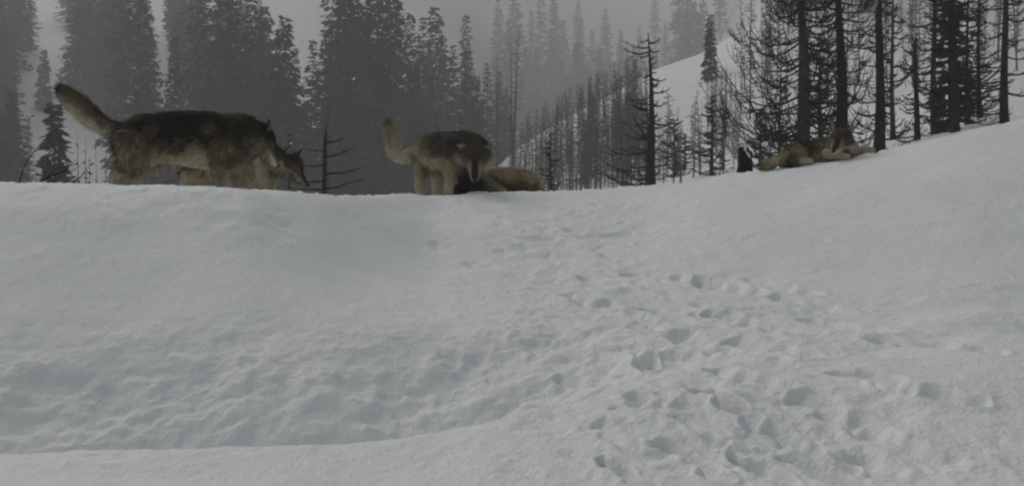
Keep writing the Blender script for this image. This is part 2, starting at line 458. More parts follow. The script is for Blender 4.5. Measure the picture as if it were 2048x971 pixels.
SNAG = [snag_meshes(200 + i, H, r0, nb, bl, M_GREYBARK) for i, (H, r0, nb, bl) in enumerate(
    [(9, .075, 44, .8), (11, .085, 60, 1.0), (8, .06, 34, .6), (10, .07, 70, 1.1), (12, .09, 40, .7), (7, .06, 50, .9)])]
SNAG_H = [9, 11, 8, 10, 12, 7]
M_FARBARK = mat('weathered_bark', (.085, .076, .070), .95, .05, noise=(1.2, (.17, .155, .145)))
FARS = [snag_meshes(260 + i, H, r0, nb, bl, M_FARBARK, tw=.030, sub=(2, 6)) for i, (H, r0, nb, bl) in enumerate(
    [(8, .06, 90, .75), (10, .07, 110, .9), (7, .05, 70, .6), (9, .06, 120, 1.0), (11, .075, 80, .7), (6, .05, 90, .8)])]
FARS_H = [8, 10, 7, 9, 11, 6]
rnd = random.Random(5)


def place_tree(kind, meshes, loc, scale, label, cat, group=None, rz=None, sxy=1.0):
    e = empty(kind, loc, rnd.uniform(0, 6.28) if rz is None else rz)
    e.scale = (scale * sxy, scale * sxy, scale)
    tag(e, label, cat, group)
    for nm, me in zip(('trunk', 'crown'), meshes):
        link(bpy.data.objects.new(nm, me), e)
    return e


def conifer_at(px, top, Y, label, group, k=None, sxy=1.0):
    k = rnd.randrange(len(CON)) if k is None else k
    x = (px - 1024) / F * Y; z = gz(x, Y)
    h = (HOR - top) / F * Y + CAMZ - z
    s = max(h, 2.0) / CON_H[k]
    place_tree('conifer_tree', CON[k], (x, Y, z), s, label, 'conifer', group, sxy=sxy)


def conifer_rand(px, Y, h, label, group, sxy=1.0):
    k = rnd.randrange(len(CON)); x = (px - 1024) / F * Y
    place_tree('conifer_tree', CON[k], (x, Y, gz(x, Y)), h / CON_H[k], label, 'conifer', group, sxy=sxy)


LL, LG = 'dark conifer crowded in the gloomy stand on the slope behind the two walking wolves', 'conifers of the dark left stand'
ML, MG = 'tall dark conifer in the dense stand on the slope behind the wolf with raised tail', 'conifers of the middle stand'
FL, FG = 'pale hazy conifer fading into mist on the mountainside above the diagonal snow ridge', 'hazy conifers on the far mountainside'


def chute_left(px, y):   # open snow streak that runs down between the two halves of the left stand
    c = 320 + 52 * min(max(y, 0), 220) / 220.
    return c


# left stand
for (px, top, Y) in [(150, -40, 160), (172, -70, 156), (205, -90, 158), (228, -40, 152), (248, -120, 120), (285, -60, 112), (345, 75, 96), (395, -60, 108), (425, -90, 102), (470, -30, 98),
                     (500, -10, 104), (520, 20, 110), (535, 8, 122), (575, 30, 100), (588, 95, 92), (616, 78, 96), (563, 55, 90), (300, -10, 120), (455, -60, 118)]:
    conifer_at(px, top, Y, LL, LG, sxy=.95)
cnt = 0
while cnt < 118:
    px = rnd.uniform(-60, 560); Y = rnd.uniform(86, 130) if cnt < 52 else rnd.uniform(135, 205); h = rnd.uniform(9, 16) if cnt < 52 else rnd.uniform(13, 22)
    x = (px - 1024) / F * Y; z = gz(x, Y); top = HOR - (z + h - CAMZ) / Y * F
    wpx = .12 * h / Y * F
    c = 316 if top < 20 else 326 if top < 60 else 345 if top < 150 else 368
    if abs(px - c) < wpx * .8 + 7 and top < 215: continue
    if px > 535 and top < 200: continue
    if px - wpx < 112 and px > 60 and top < 330: continue
    if 60 < px < 232 and Y < 150: continue
    conifer_rand(px, Y, h, LL, LG, 1.1); cnt += 1
# middle stand
for (px, top, Y) in [(662, -60, 112), (690, -110, 106), (720, -120, 110), (750, -130, 104), (776, -80, 108), (792, -10, 114), (816, 24, 118), (676, -10, 98), (706, 30, 96), (740, 20, 94), (765, 60, 96),
                     (855, 35, 136), (875, 10, 150), (842, 90, 130), (886, 70, 140), (925, 28, 150), (905, 90, 132), (940, 100, 138), (975, 125, 140), (955, 150, 128), (995, 140, 150), (830, 120, 110), (860, 150, 112), (650, 60, 104)]:
    conifer_at(px, top, Y, ML, MG)
cnt = 0
while cnt < 36:
    px = rnd.uniform(560, 1040); Y = rnd.uniform(88, 160); h = rnd.uniform(7, 15)
    x = (px - 1024) / F * Y; z = gz(x, Y); top = HOR - (z + h - CAMZ) / Y * F
    lim = 190 if px < 648 else -60 if px < 790 else 110 if px < 940 else 150
    if top < lim: continue
    conifer_rand(px, Y, h, ML, MG); cnt += 1
# hazy mountainside
for (px, top, Y) in [(1000, -10, 225), (1015, 40, 205), (1030, -30, 240), (1060, 20, 250), (1080, -20, 255), (1110, -10, 240), (1130, 40, 225), (1160, 0, 260), (1180, 60, 230), (1215, 18, 255), (1240, 60, 270), (1280, 50, 250),
                     (1255, 90, 230), (1200, 100, 215), (1150, 90, 210), (1100, 80, 205), (1050, 90, 200), (1310, -30, 290), (1330, 40, 270), (1360, -60, 215), (1385, -40, 190), (1405, -20, 185), (1372, 20, 178), (1395, 40, 172), (1425, 30, 200), (1440, -80, 230)]:
    conifer_at(px, top, Y * 1.9, FL, FG)
cnt = 0
while cnt < 58:
    px = rnd.uniform(985, 1420); Y = rnd.uniform(320, 510); h = rnd.uniform(23, 42)
    x = (px - 1024) / F * Y; z = gz(x, Y); top = HOR - (z + h - CAMZ) / Y * F
    if top < 70 + (px - 1000) * .05: continue
    conifer_rand(px, Y, h, FL, FG); cnt += 1
for k in range(30):
    px = rnd.uniform(1545, 1850) if k < 21 else rnd.uniform(1850, 2060); Y = rnd.uniform(92, 150)
    conifer_rand(px, Y, rnd.uniform(7, 13), 'shadowy conifer on the slope seen between the trunks of the big burnt pines', 'conifers beyond the burnt pines', 1.1)
# lone conifers, each told apart
place_x = lambda px, Y: (px - 1024) / F * Y
def lone(px, top, Y, seed, H, Rd, label, m=M_NEEDLE2, size=1.0, step=.42, sp=7, bare=.03):
    x = place_x(px, Y); z = gz(x, Y); h = (HOR - top) / F * Y + CAMZ - z
    ms = conifer_meshes(seed, h, h * Rd, M_BURNT, m, step=step, size=size, sp=sp, bare=bare)
    place_tree('conifer_tree', ms, (x, Y, z), 1.0, label, 'conifer', rz=0)
lone(110, 208, 40, 301, 1, .16, 'small bushy grey-green conifer on snow just left of the thin bare poles', size=.62, step=.2, sp=9)
lone(88, 98, 152, 302, 1, .15, 'drooping grey-green conifer rising above the small bushy conifer', size=1.0, step=.4)
lone(1421, 28, 82, 303, 1, .14, 'lone narrow conifer standing on the open snow slope left of the big burnt pines', m=M_NEEDLE3, size=.42, step=.2, sp=9)
lone(1902, -260, 25, 304, 1, .07, 'dense blackened conifer still holding burnt needles right of the burnt pines', m=M_NEEDLE3, size=.38, step=.19, sp=4, bare=.02)

# thin trunks
SL, SGp = 'thin bare grey trunk on the snowy hillside below the diagonal ridge', 'bare trunks on the hillside below the ridge'
BL, BG = 'thin bare trunk in the burnt thicket behind the big charred pines', 'bare trunks of the thicket behind the pines'
GL, GG = 'thin dead pole standing among the dark conifers of the valley stands', 'dead poles among the valley conifers'
def snag_rand(px, Y, h, label, group, sxy=1.0, kind='bare_tree'):
    k = rnd.randrange(len(SNAG)); x = place_x(px, Y)
    ms, mh = (FARS, FARS_H) if kind != 'dead_pole' else (SNAG, SNAG_H)
    e = place_tree(kind, ms[k], (x, Y, gz(x, Y)), h / mh[k], label, {'bare_tree': 'bare tree', 'charred_snag': 'snag', 'dead_pole': 'pole', 'bare_sapling': 'sapling'}[kind], group, sxy=sxy)
    e.rotation_euler = (rnd.gauss(0, .025), rnd.gauss(0, .03), e.rotation_euler.z)
cnt = 0
while cnt < 270:
    px = rnd.uniform(1020, 1480); Y = rnd.uniform(48, 106)
    x = place_x(px, Y); z = gz(x, Y); base = HOR - (z - CAMZ) / Y * F
    h = rnd.uniform(3, 10.5)
    top = HOR - (z + h - CAMZ) / Y * F
    ridge = float(np.interp(px, [1030, 1230, 1310, 1400, 1480], [300, 190, 142, 112, 62]))
    if top < ridge - (70 if px < 1295 else 6): continue
    if px > 1412 and top < 120: continue
    if 1300 < px < 1412 and (top < 225 if px < 1330 else top < 265): continue
    snag_rand(px, Y, h, SL, SGp, 1.0); cnt += 1
cnt = 0
while cnt < 105:
    px = rnd.uniform(1475, 2080); Y = rnd.uniform(55, 112)
    if px < 1560 and Y > 85: continue
    snag_rand(px, Y, rnd.uniform(5, 13), BL, BG, rnd.uniform(.5, .75), 'charred_snag'); cnt += 1
for px, top, Y in [(1235, -20, 200), (1265, 20, 190), (1140, 0, 190), (1455, 40, 120)]: pass
cnt = 0
while cnt < 50:
    px = rnd.uniform(560, 1030); Y = rnd.uniform(72, 100)
    snag_rand(px, Y, rnd.uniform(6, 13), GL, GG, 1.0, 'dead_pole'); cnt += 1


for k in range(46):
    px = rnd.uniform(1225, 1480); Y = rnd.uniform(30, 52)
    snag_rand(px, Y, rnd.uniform(1.6, 3.4), 'short twiggy bare sapling low on the slope just behind the snow crest', 'bare saplings behind the crest', rnd.uniform(1.0, 1.5), 'bare_sapling')


# ------------------------------------------------------------------ the charred pines on the right and other single bare trees
def hero(name, px, base_y, Y, top, r_px, seed, nb, bl_left, bl_right, label, lean=0.0, z_first=.04, twigs=(4, 8), tmat=M_BURNT, curl=.9, sides=8, broken=False, droop=.32, tw2=3, br=.14, dens_top=1.0, cat='burnt tree', sideways=None):
    r = np.random.default_rng(seed)
    x = place_x(px, Y); z0 = gz(x, Y) - .15
    H = (HOR - top) / F * Y + CAMZ - z0
    r0 = r_px / F * Y; pxm = Y / F
    e = empty(name, (x, Y, z0)); tag(e, label, cat)
    mt = MB(); zs = np.linspace(-.6, H, 22)
    def ctr(z): return np.array([lean * z + .25 * r0 * math.sin(z * 1.3 + seed), .2 * r0 * math.cos(z * 1.1 + seed), z])
    endr = .55 if broken else .08
    rr = [r0 * (1 - (1 - endr) * max(z, 0) / H) * (1 + .35 * math.exp(-max(z, 0) / .25)) for z in zs]
    pts = [ctr(z) for z in zs]
    if broken:
        pts += [ctr(H) + np.array([.2 * r0, 0, .10]), ctr(H) + np.array([.35 * r0, 0, .28])]; rr += [r0 * .38, r0 * .08]
    mt.tube(pts, rr, sides)
    trunk = link(bpy.data.objects.new('trunk', mt.mesh('trunk', tmat)), e)
    mc = MB()
    def branch(p0, a, L, rad, depth, up):
        d = np.array([math.cos(a), math.sin(a), 0]); n = 9 if depth == 0 else 6 if depth == 1 else 4
        wob = r.normal(0, .05 * L, (n, 3)).cumsum(0) * .5; wob[0] = 0
        side = np.array([-math.sin(a), math.cos(a), 0]) * r.normal(0, .18)
        T = np.linspace(0, 1, n)
        P = np.array([p0 + (d + side * t) * L * (t - .12 * curl * t ** 3) + np.array([0, 0, L * (up * t - droop * t + (droop + .33 * curl) * t ** 2.6)]) for t in T]) + wob * .5
        mc.tube(P, np.maximum(rad * (1 - .75 * T), .55 * pxm), 5 if depth == 0 else 3, False)
        if depth >= 2: return
        nt_ = int(r.integers(*twigs)) if depth == 0 else int(r.integers(0, tw2 + 1))
        for k in range(nt_):
            t = r.uniform(.22, .97); i = min(int(t * (n - 1)), n - 2); b = P[i] + (P[i + 1] - P[i]) * (t * (n - 1) - i)
            branch(b, a + r.choice([-1, 1]) * r.uniform(.35, 1.0), L * r.uniform(.22, .5) * (1.1 - .5 * t), max(rad * .55 * (1 - .5 * t), 1.05 * pxm), depth + 1, up + r.uniform(0, .35))
    for k in range(nb):
        z = H * (z_first + (.97 - z_first) * (k + r.random()) / nb)
        a = r.uniform(0, 2 * math.pi)
        if sideways: a = (k % 2) * math.pi + r.uniform(-sideways, sideways)
        f = (1 - .65 * (z / H) ** 1.5) if not sideways else 1 - .2 * z / H
        L = (bl_left if math.cos(a) < 0 else bl_right) * f * r.uniform(.45, 1.1)
        branch(ctr(z), a, L, max(r0 * br * r.uniform(.6, 1.15) * (.5 + .5 * f), 2.0 * pxm * r.uniform(.7, 1.4)), 0, r.uniform(-.12, .22))
    link(bpy.data.objects.new('crown', mc.mesh('crown', M_TWIG)), e)
    return e, z0, H


hero('burnt_pine', 1611, 290, 22, -220, 16, 11, 120, 2.5, 1.4, 'brown scorched pine with the widest spray of upcurled bare branches', lean=-.028, tmat=M_BROWN, twigs=(5, 9), droop=.62, curl=1.25, br=.17)
hero('burnt_pine', 1683, 260, 23, -220, 14.5, 12, 84, 1.9, 1.7, 'tall black burnt pine rising right behind the lying wolf with its head up', lean=-.012, twigs=(5, 9), droop=.5, curl=1.1, br=.17)
hero('burnt_pine', 1757, 300, 20, 20, 12, 13, 30, 1.0, 1.15, 'black burnt trunk with a snapped pointed top right of the lying wolf', lean=.008, broken=True, twigs=(3, 7))
hero('burnt_pine', 1833, 280, 24, 92, 6.5, 14, 26, .9, 1.1, 'slim burnt trunk with a broken top between the snapped trunk and the dense black conifer', lean=-.01, broken=True, twigs=(3, 6))
hero('burnt_pine', 1785, 280, 29, -100, 6, 15, 40, .9, .9, 'slender scorched pine half hidden behind the snapped black trunk', tmat=M_BROWN)
hero('burnt_pine', 1868, 280, 27, -300, 7, 22, 60, 1.3, 1.2, 'many-branched burnt pine close left of the dense black conifer', twigs=(4, 8))
hero('burnt_pine', 1560, 330, 31, 150, 5, 16, 54, 1.1, 1.0, 'small twiggy burnt pine left of the brown scorched pine', curl=1.1, twigs=(5, 9))
hero('burnt_pine', 1520, 330, 33, 215, 4, 26, 44, .9, .9, 'low twiggy burnt sapling just right of the jagged black stump', curl=1.1, twigs=(5, 9))
hero('burnt_pine', 1640, 330, 33, 60, 6, 27, 60, 1.2, 1.2, 'burnt pine seen in the gap between the two thickest charred pines', curl=1.0, twigs=(5, 9))
hero('burnt_pine', 1935, 330, 27, -60, 6, 28, 50, 1.2, 1.2, 'burnt pine with bare limbs right of the dense black conifer', curl=.8, twigs=(4, 8))
hero('burnt_pine', 1908, 300, 23, -260, 9, 39, 120, 1.1, 1.0, 'crowded bristly burnt pine merged with the dense blackened conifer', curl=.5, twigs=(5, 9))
hero('burnt_pine', 1958, 300, 30, -120, 6, 40, 70, 1.0, 1.0, 'bristly burnt pine above the right end of the visible crest', curl=.5, twigs=(4, 8))
hero('burnt_pine', 2010, 330, 24, -300, 9, 29, 50, 1.3, 1.2, 'burnt pine beyond the right end of the snow crest', curl=.8, twigs=(4, 8))
# left of the thicket
hero('bare_larch', 1305, 372, 26, 66, 10.5, 17, 46, 1.7, .8, 'lone black larch with drooping bare limbs on its left side', lean=-.022, curl=.35, droop=.38, twigs=(2, 6), z_first=.03, br=.12)
hero('bare_larch', 1294, 372, 33, 200, 3.5, 37, 50, 1.5, .5, 'twiggy dead larch close behind the lone black larch', curl=.45, droop=.3, twigs=(3, 7), br=.2)
hero('bare_larch', 1424, 350, 34, 188, 4, 18, 46, .85, .75, 'slim bare larch with even drooping twigs, left of a pair', curl=.5, droop=.3, twigs=(2, 5), br=.16)
hero('bare_larch', 1446, 350, 36, 198, 3.6, 19, 30, .5, .6, 'slim sparse larch close beside the evenly twigged larch', curl=.5, droop=.3, twigs=(1, 4), br=.16)
hero('bare_larch', 1349, 365, 40, 235, 3.6, 20, 54, .9, .8, 'small reddish twiggy larch right of the lone black larch', curl=.5, twigs=(3, 6), tmat=M_BROWN, br=.18)
hero('bare_larch', 1370, 365, 44, 265, 3, 31, 30, .7, .7, 'thin bare larch between the reddish larch and the larch pair', curl=.5, twigs=(1, 4), br=.16)
hero('bare_larch', 1102, 386, 30, 262, 4, 21, 40, .55, .5, 'thin bare spike tree beside the resting tan wolf', curl=.4, twigs=(1, 4), br=.16)
hero('dead_pine', 649, 385, 19, 278, 5.5, 23, 11, .85, 1.05, 'dead pine with a snapped top and long level limbs between the wolf groups', curl=.15, droop=.05, broken=True, twigs=(0, 3), br=.34, z_first=.25, sideways=.45)
hero('dead_pine', 655, 385, 60, 190, 5, 33, 40, .6, .6, 'ragged dead pine straight behind the snapped dead pine', twigs=(1, 4))
hero('dead_pine', 577, 375, 26, 248, 3.2, 24, 16, .5, .4, 'thin dead pine above the lowered head of the second walking wolf', curl=.3, twigs=(0, 3))
hero('dead_pole', 156, 372, 40, 262, 2.4, 41, 12, .25, .25, 'bare pole with few twigs, leftmost of the poles by the bushy conifer', curl=.3, twigs=(0, 2))
hero('dead_pole', 172, 372, 42, 272, 2.2, 42, 12, .25, .3, 'bare pole just left of the twiggy pole beside the wolf tail', curl=.3, twigs=(0, 2))
hero('dead_pole', 180, 372, 40, 310, 2.0, 43, 24, .4, .4, 'short twiggy pole under the raised tail of the largest wolf', curl=.6, twigs=(1, 3))
hero('dead_pole', 206, 372, 38, 285, 1.8, 44, 6, .15, .15, 'very thin leaning pole next to the hind leg of the largest wolf', lean=-.06, curl=.3, twigs=(0, 2))
hero('dead_pole', 212, 372, 37, 283, 2.4, 45, 8, .2, .2, 'upright pole nearest the hind leg of the largest wolf', curl=.3, twigs=(0, 2))


# dead branches poking from the snow at the left, jagged stump, dark boulder
def dead_branch(paths, label):
    m = MB(); base = at(*paths[0])
    for P, r in paths[1]:
        pts = [np.array(at(*p) - base) for p in P]
        # smooth the polyline
        pts = np.array(pts); t = np.linspace(0, len(pts) - 1, 14)
        sm = np.stack([pchip(np.arange(len(pts), dtype=float), pts[:, c], t) for c in range(3)], -1)
        m.tube(sm, np.linspace(r, r * .25, 14), 5)
    o = link(bpy.data.objects.new('dead_branch', m.mesh('dead_branch', M_TWIG))); o.location = base
    tag(o, label, 'branch', 'dead branches poking over the left of the crest')
dead_branch(((40, 395, 7.4), [([(40, 395, 7.4), (85, 360, 7.4), (125, 343, 7.5), (152, 320, 7.5)], .008), ([(90, 358, 7.4), (120, 332, 7.4), (140, 318, 7.4)], .004), ([(118, 346, 7.45), (150, 338, 7.5), (165, 326, 7.5)], .004)]),
            'dark dead branch arching up in front of the bushy conifer')
dead_branch(((125, 392, 7.5), [([(120, 392, 7.5), (142, 366, 7.5), (165, 350, 7.5), (178, 332, 7.5)], .006), ([(150, 361, 7.5), (172, 352, 7.5)], .003), ([(165, 350, 7.5), (170, 336, 7.5)], .003)]),
            'short dead branch rising between the bare poles and the conifer')
dead_branch(((30, 330, 7.8), [([(30, 395, 7.8), (50, 330, 7.8), (80, 290, 7.8), (108, 262, 7.8)], .006), ([(70, 303, 7.8), (92, 292, 7.8)], .003)]),
            'thin dead branch slanting up along the left side of the bushy conifer')


def stump():
    b = at(1487, 352, 11.5); b.z = gz(b.x, b.y) - .05
    m = MB(); r = np.random.default_rng(3)
    n = 14; rings = []
    hs_ = [0, .06, .14, .22, .29, .34, .375]
    rd = [.115, .10, .09, .082, .07, .048, .012]
    pts = [(.006 * i + .01 * math.sin(i), 0, h) for i, h in enumerate(hs_)]
    m.tube(pts, rd, 9)
    m.tube([(-.03, -.02, .25), (-.05, -.03, .33), (-.045, -.03, .365)], [.04, .022, .004], 5)
    m.tube([(.06, -.02, .18), (.085, -.02, .29), (.09, -.02, .32)], [.03, .016, .004], 5)
    o = link(bpy.data.objects.new('burnt_stump', m.mesh('burnt_stump', M_BURNT))); o.location = b
    o.scale = (1, 1, 1.12)
    tag(o, 'jagged charred stump with a pale torn splinter at its tip on the snow crest', 'stump')
    m2 = MB()
    m2.tube([(.0, -.075, .31), (.012, -.06, .36), (.0, -.04, .40)], [.014, .022, .006], 6)
    m2.tube([(.015, -.085, .30), (.045, -.08, .265), (.06, -.075, .235)], [.012, .014, .005], 6)
    link(bpy.data.objects.new('splinter', m2.mesh('splinter', M_PALEWOOD)), o)
stump()

for i, (px, py, Y, s, lb) in enumerate([(644, 15, 150, .42, 'round dark boulder on the open snow chute left of the tall middle conifers'),
                                      (605, 87, 140, .2, 'tiny dark rock lower in the open snow chute')]):
    bm = bmesh.new(); bmesh.ops.create_icosphere(bm, subdivisions=3, radius=s)
    for v in bm.verts:
        f = 1 + .18 * math.sin(v.co.x / s * 3 + i) * math.cos(v.co.y / s * 2.3) + .1 * math.sin(v.co.z / s * 5)
        v.co *= f
    me = bpy.data.meshes.new('boulder'); bm.to_mesh(me); bm.free(); me.materials.append(M_ROCK)
    for p in me.polygons: p.use_smooth = True
    # slide along the sight direction until it lies on the slope
    Yg = np.linspace(100, 330, 2000); zr = (HOR - py) / F * Yg + CAMZ
    zz = ground_z((px - 1024) / F * Yg, Yg, False); k = int(np.argmax(zz >= zr)); Yk = Yg[k]
    o = link(bpy.data.objects.new('boulder', me)); x = place_x(px, Yk); o.location = (x, Yk, gz(x, Yk) + s * .45)
    o.scale = (Yk / 150,) * 3
    tag(o, lb, 'rock')


# ------------------------------------------------------------------ wolves
def v3(a): return np.array(a, float)


def loft(P, RU, RS, side):
    """closed tube through P with up-radius RU and side-radius RS; side = reference lateral vector"""
    P = np.asarray(P, float); n = len(P)
    t = np.linspace(0, n - 1, (n - 1) * 4 + 1); ii = np.arange(n, dtype=float)
    if n > 2: Q = np.stack([pchip_s(ii, P[:, c], t) for c in range(3)], -1)
    else: Q = P[0] + (P[1] - P[0]) * t[:, None]
    ru = np.interp(t, ii, RU); rs = np.interp(t, ii, RS)
    T = np.gradient(Q, axis=0); T /= np.linalg.norm(T, axis=1)[:, None]
    # hemispherical ends
    def cap(q, tv, a, b, sgn):
        out = []
        for f in (.45, .8, .97):
            h = math.sqrt(1 - f * f) if False else f
            out.append((q + sgn * tv * min(a, b) * math.sin(f * math.pi / 2) * .9, a * math.cos(f * math.pi / 2), b * math.cos(f * math.pi / 2)))
        return out
    pre = cap(Q[0], T[0], ru[0], rs[0], -1)[::-1]; post = cap(Q[-1], T[-1], ru[-1], rs[-1], 1)
    Q = np.concatenate([[p[0] for p in pre], Q, [p[0] for p in post]])
    ru = np.concatenate([[p[1] for p in pre], ru, [p[1] for p in post]]); rs = np.concatenate([[p[2] for p in pre], rs, [p[2] for p in post]])
    T = np.concatenate([[T[0]] * 3, T, [T[-1]] * 3])
    S = side[None, :] - T * (T @ side)[:, None]
    ln = np.linalg.norm(S, axis=1)[:, None]; S = S / np.maximum(ln, 1e-6)
    U = np.cross(S, T)
    k = 16; a = np.arange(k) / k * 2 * math.pi
    ring = Q[:, None] + rs[:, None, None] * np.cos(a)[None, :, None] * S[:, None] + ru[:, None, None] * np.sin(a)[None, :, None] * U[:, None]
    n = len(Q); V = ring.reshape(-1, 3)
    i = np.arange(n - 1)[:, None] * k; j = np.arange(k)[None, :]; j2 = (j + 1) % k
    q = np.stack([i + j, i + j2, i + k + j2, i + k + j], -1).reshape(-1, 4)
    V = np.concatenate([V, Q[[0, -1]]]); c = n * k
    jj = np.arange(k); jj2 = (jj + 1) % k
    t1 = np.stack([np.full(k, c), jj2, jj], -1); t2 = np.stack([np.full(k, c + 1), (n - 1) * k + jj, (n - 1) * k + jj2], -1)
    return V, q, np.concatenate([t1, t2])


def pchip_s(x, y, xi):   # catmull-rom through the joints
    m = np.gradient(y, x); i = np.clip(np.searchsorted(x, xi) - 1, 0, len(x) - 2)
    h = x[i + 1] - x[i]; t = (xi - x[i]) / h
    return ((2 * t ** 3 - 3 * t ** 2 + 1) * y[i] + (t ** 3 - 2 * t ** 2 + t) * h * m[i] + (-2 * t ** 3 + 3 * t ** 2) * y[i + 1] + (t ** 3 - t ** 2) * h * m[i + 1])


HEAD = [  # x, z, half height, half width
    (-.10, -.005, .078, .078), (-.05, .008, .090, .092), (.0, .012, .086, .090), (.045, .006, .070, .078), (.08, -.010, .052, .060),
    (.12, -.020, .041, .045), (.165, -.026, .036, .037), (.198, -.030, .028, .026)]


def wolf(label, Y0, chains, head, pal, nfur, seed, voxel=.0095, px_scale=1.0):
    """chains: name, kind, flow, [(px, py, dy, r_px[, side ratio])...]; head: (px, py, dy, forward, up, scale)"""
    r = np.random.default_rng(seed); k = Y0 / F
    V, Q, T = [], [], []; n = 0
    seg = []   # p0, p1, r0, r1, chain index, t0, t1
    info = []
    def add(Vn, q, t):
        nonlocal n
        V.append(Vn); Q.append(q + n); T.append(t + n); n += len(Vn)
    for ci, (kind, flow, pts) in enumerate(chains):
        P = np.array([at(p[0], p[1], Y0 + p[2]) for p in pts]); rad = np.array([p[3] * k for p in pts])
        ratio = np.array([p[4] if len(p) > 4 else .85 for p in pts])
        tv = P[-1] - P[0]; tv /= np.linalg.norm(tv)
        side = np.cross(tv, [0, 0, 1.]) if abs(tv[2]) < .85 else np.array([0, 1., 0])
        if kind in ('leg', 'tail'): ratio = np.ones(len(P)) * .9
        side = side / np.linalg.norm(side)
        add(*loft(P, rad, rad * ratio, side))
        info.append((kind, flow))
        for a in range(len(P) - 1):
            seg.append((P[a], P[a + 1], rad[a], rad[a + 1], ci, a / (len(P) - 1), (a + 1) / (len(P) - 1)))
    # head
    hp = np.array(at(head[0], head[1], Y0 + head[2])); fw = v3(head[3]); fw /= np.linalg.norm(fw)
    up = v3(head[4]); up -= fw * (up @ fw); up /= np.linalg.norm(up); lf = np.cross(up, fw); hs_ = head[5]
    Mh = np.stack([fw, lf, up], 1)
    tow = lambda p: hp + Mh @ (v3(p) * hs_)
    hc = len(info); info.append(('head', -1))
    add(*loft([tow((a, 0, z)) for a, z, _, _ in HEAD], [h * hs_ for _, _, h, _ in HEAD], [wd * hs_ for *_, wd in HEAD], lf))
    em = head[6] if len(head) > 6 else 'up'
    EB = {'up': [(-.055, .050, .050), (-.062, .064, .085), (-.07, .076, .118), (-.078, .084, .146)],
          'side': [(-.045, .060, .045), (-.055, .090, .055), (-.062, .116, .058), (-.066, .138, .056)],
          'back': [(-.050, .055, .050), (-.080, .075, .075), (-.110, .088, .092), (-.135, .096, .100)]}[em]
    EARS = [[(p[0], p[1] * s, p[2]) for p in EB] for s in (-1, 1)]
    jaw = [(.03, 0, -.05), (.09, 0, -.058), (.15, 0, -.058), (.178, 0, -.055)]
    add(*loft([tow(p) for p in jaw], np.array([.035, .022, .017, .012]) * hs_, np.array([.045, .030, .024, .016]) * hs_, lf))
    for s in (-1, 1):
        ch = [(-.02, .055 * s, -.035), (-.05, .085 * s, -.055), (-.085, .095 * s, -.075)]
        add(*loft([tow(p) for p in ch], np.array([.05, .052, .03]) * hs_, np.array([.04, .036, .022]) * hs_, lf))
        ear = EARS[0 if s < 0 else 1]
        ev = Mh @ v3((.55, .83 * s, 0)); ev = np.cross(v3(tow(ear[-1])) - v3(tow(ear[0])), ev); ev /= np.linalg.norm(ev)
        add(*loft([tow(p) for p in ear], np.array([.016, .014, .011, .006]) * hs_, np.array([.042, .036, .024, .008]) * hs_, ev))
    # one continuous skin
    me0 = np_mesh('wolf_rough', np.concatenate(V), [np.concatenate(Q), np.concatenate(T)], M_FUR)
    ob = bpy.data.objects.new('wolf_rough', me0); C.objects.link(ob)
    md = ob.modifiers.new('rm', 'REMESH'); md.mode = 'VOXEL'; md.voxel_size = voxel
    sm = ob.modifiers.new('sm', 'SMOOTH'); sm.factor = .5; sm.iterations = 9
    dg = bpy.context.evaluated_depsgraph_get(); me = bpy.data.meshes.new_from_object(ob.evaluated_get(dg))
    bpy.data.objects.remove(ob); bpy.data.meshes.remove(me0)
    nv = len(me.vertices); co = np.zeros(nv * 3, np.float32); me.vertices.foreach_get('co', co); co = co.reshape(-1, 3).astype(float)
    no = np.zeros(nv * 3, np.float32); me.vertices.foreach_get('normal', no); no = no.reshape(-1, 3).astype(float)

    def hash3(Q):
        q = np.floor(Q).astype(np.int64); n = (q[:, 0] * 73856093 ^ q[:, 1] * 19349663 ^ q[:, 2] * 83492791 ^ (seed * 7919)) & 0xFFFFFFFF
        n = ((n ^ (n >> 15)) * 2246822519) & 0xFFFFFFFF; n = ((n ^ (n >> 13)) * 3266489917) & 0xFFFFFFFF; n ^= n >> 16
        return (n & 0xFFFF) / 65535., ((n >> 8) & 0xFFFF) / 65535., ((n >> 16) & 0xFFFF) / 65535.

    def describe(P, N):
        """fur colour, flow and length at surface points, blended between the limbs"""
        m = len(P); nc = len(info)
        dc = np.full((nc, m), 1e3); tc = np.zeros((nc, m)); vc = np.zeros((nc, m)); dv = np.zeros((nc, m, 3))
        for (a, b, ra, rb, c, t0, t1) in seg:
            ab = b - a; L2 = ab @ ab; t = np.clip(((P - a) @ ab) / L2, 0, 1); q = a + t[:, None] * ab
            rr = ra + (rb - ra) * t; d = np.linalg.norm(P - q, axis=1) - rr
            u = d < dc[c]; dc[c][u] = d[u]; tc[c][u] = (t0 + (t1 - t0) * t)[u]
            vc[c][u] = ((P - q)[:, 2] / rr)[u]; dv[c][u] = ab / math.sqrt(L2) * info[c][1]
        loc = ((P - hp) @ Mh) / hs_
        hd = np.linalg.norm((loc - v3((.03, 0, 0))) / v3((.19, .125, .115)), axis=1)
        dc[hc] = (hd - 1.0) * .07 * hs_
        ed = np.full(m, 1e3)
        for es in EARS:
            for e0, e1 in zip(es[:-1], es[1:]):
                ab = v3(e1) - v3(e0); t = np.clip(((loc - v3(e0)) @ ab) / (ab @ ab), 0, 1)
                ed = np.minimum(ed, np.linalg.norm(loc - v3(e0) - t[:, None] * ab, axis=1))
        ear_m = (ed < .05) & (hd > .93)
        wgt = np.exp(-(dc - dc.min(0)) / .018); wgt[hc] *= 1.5
        wgt /= wgt.sum(0)
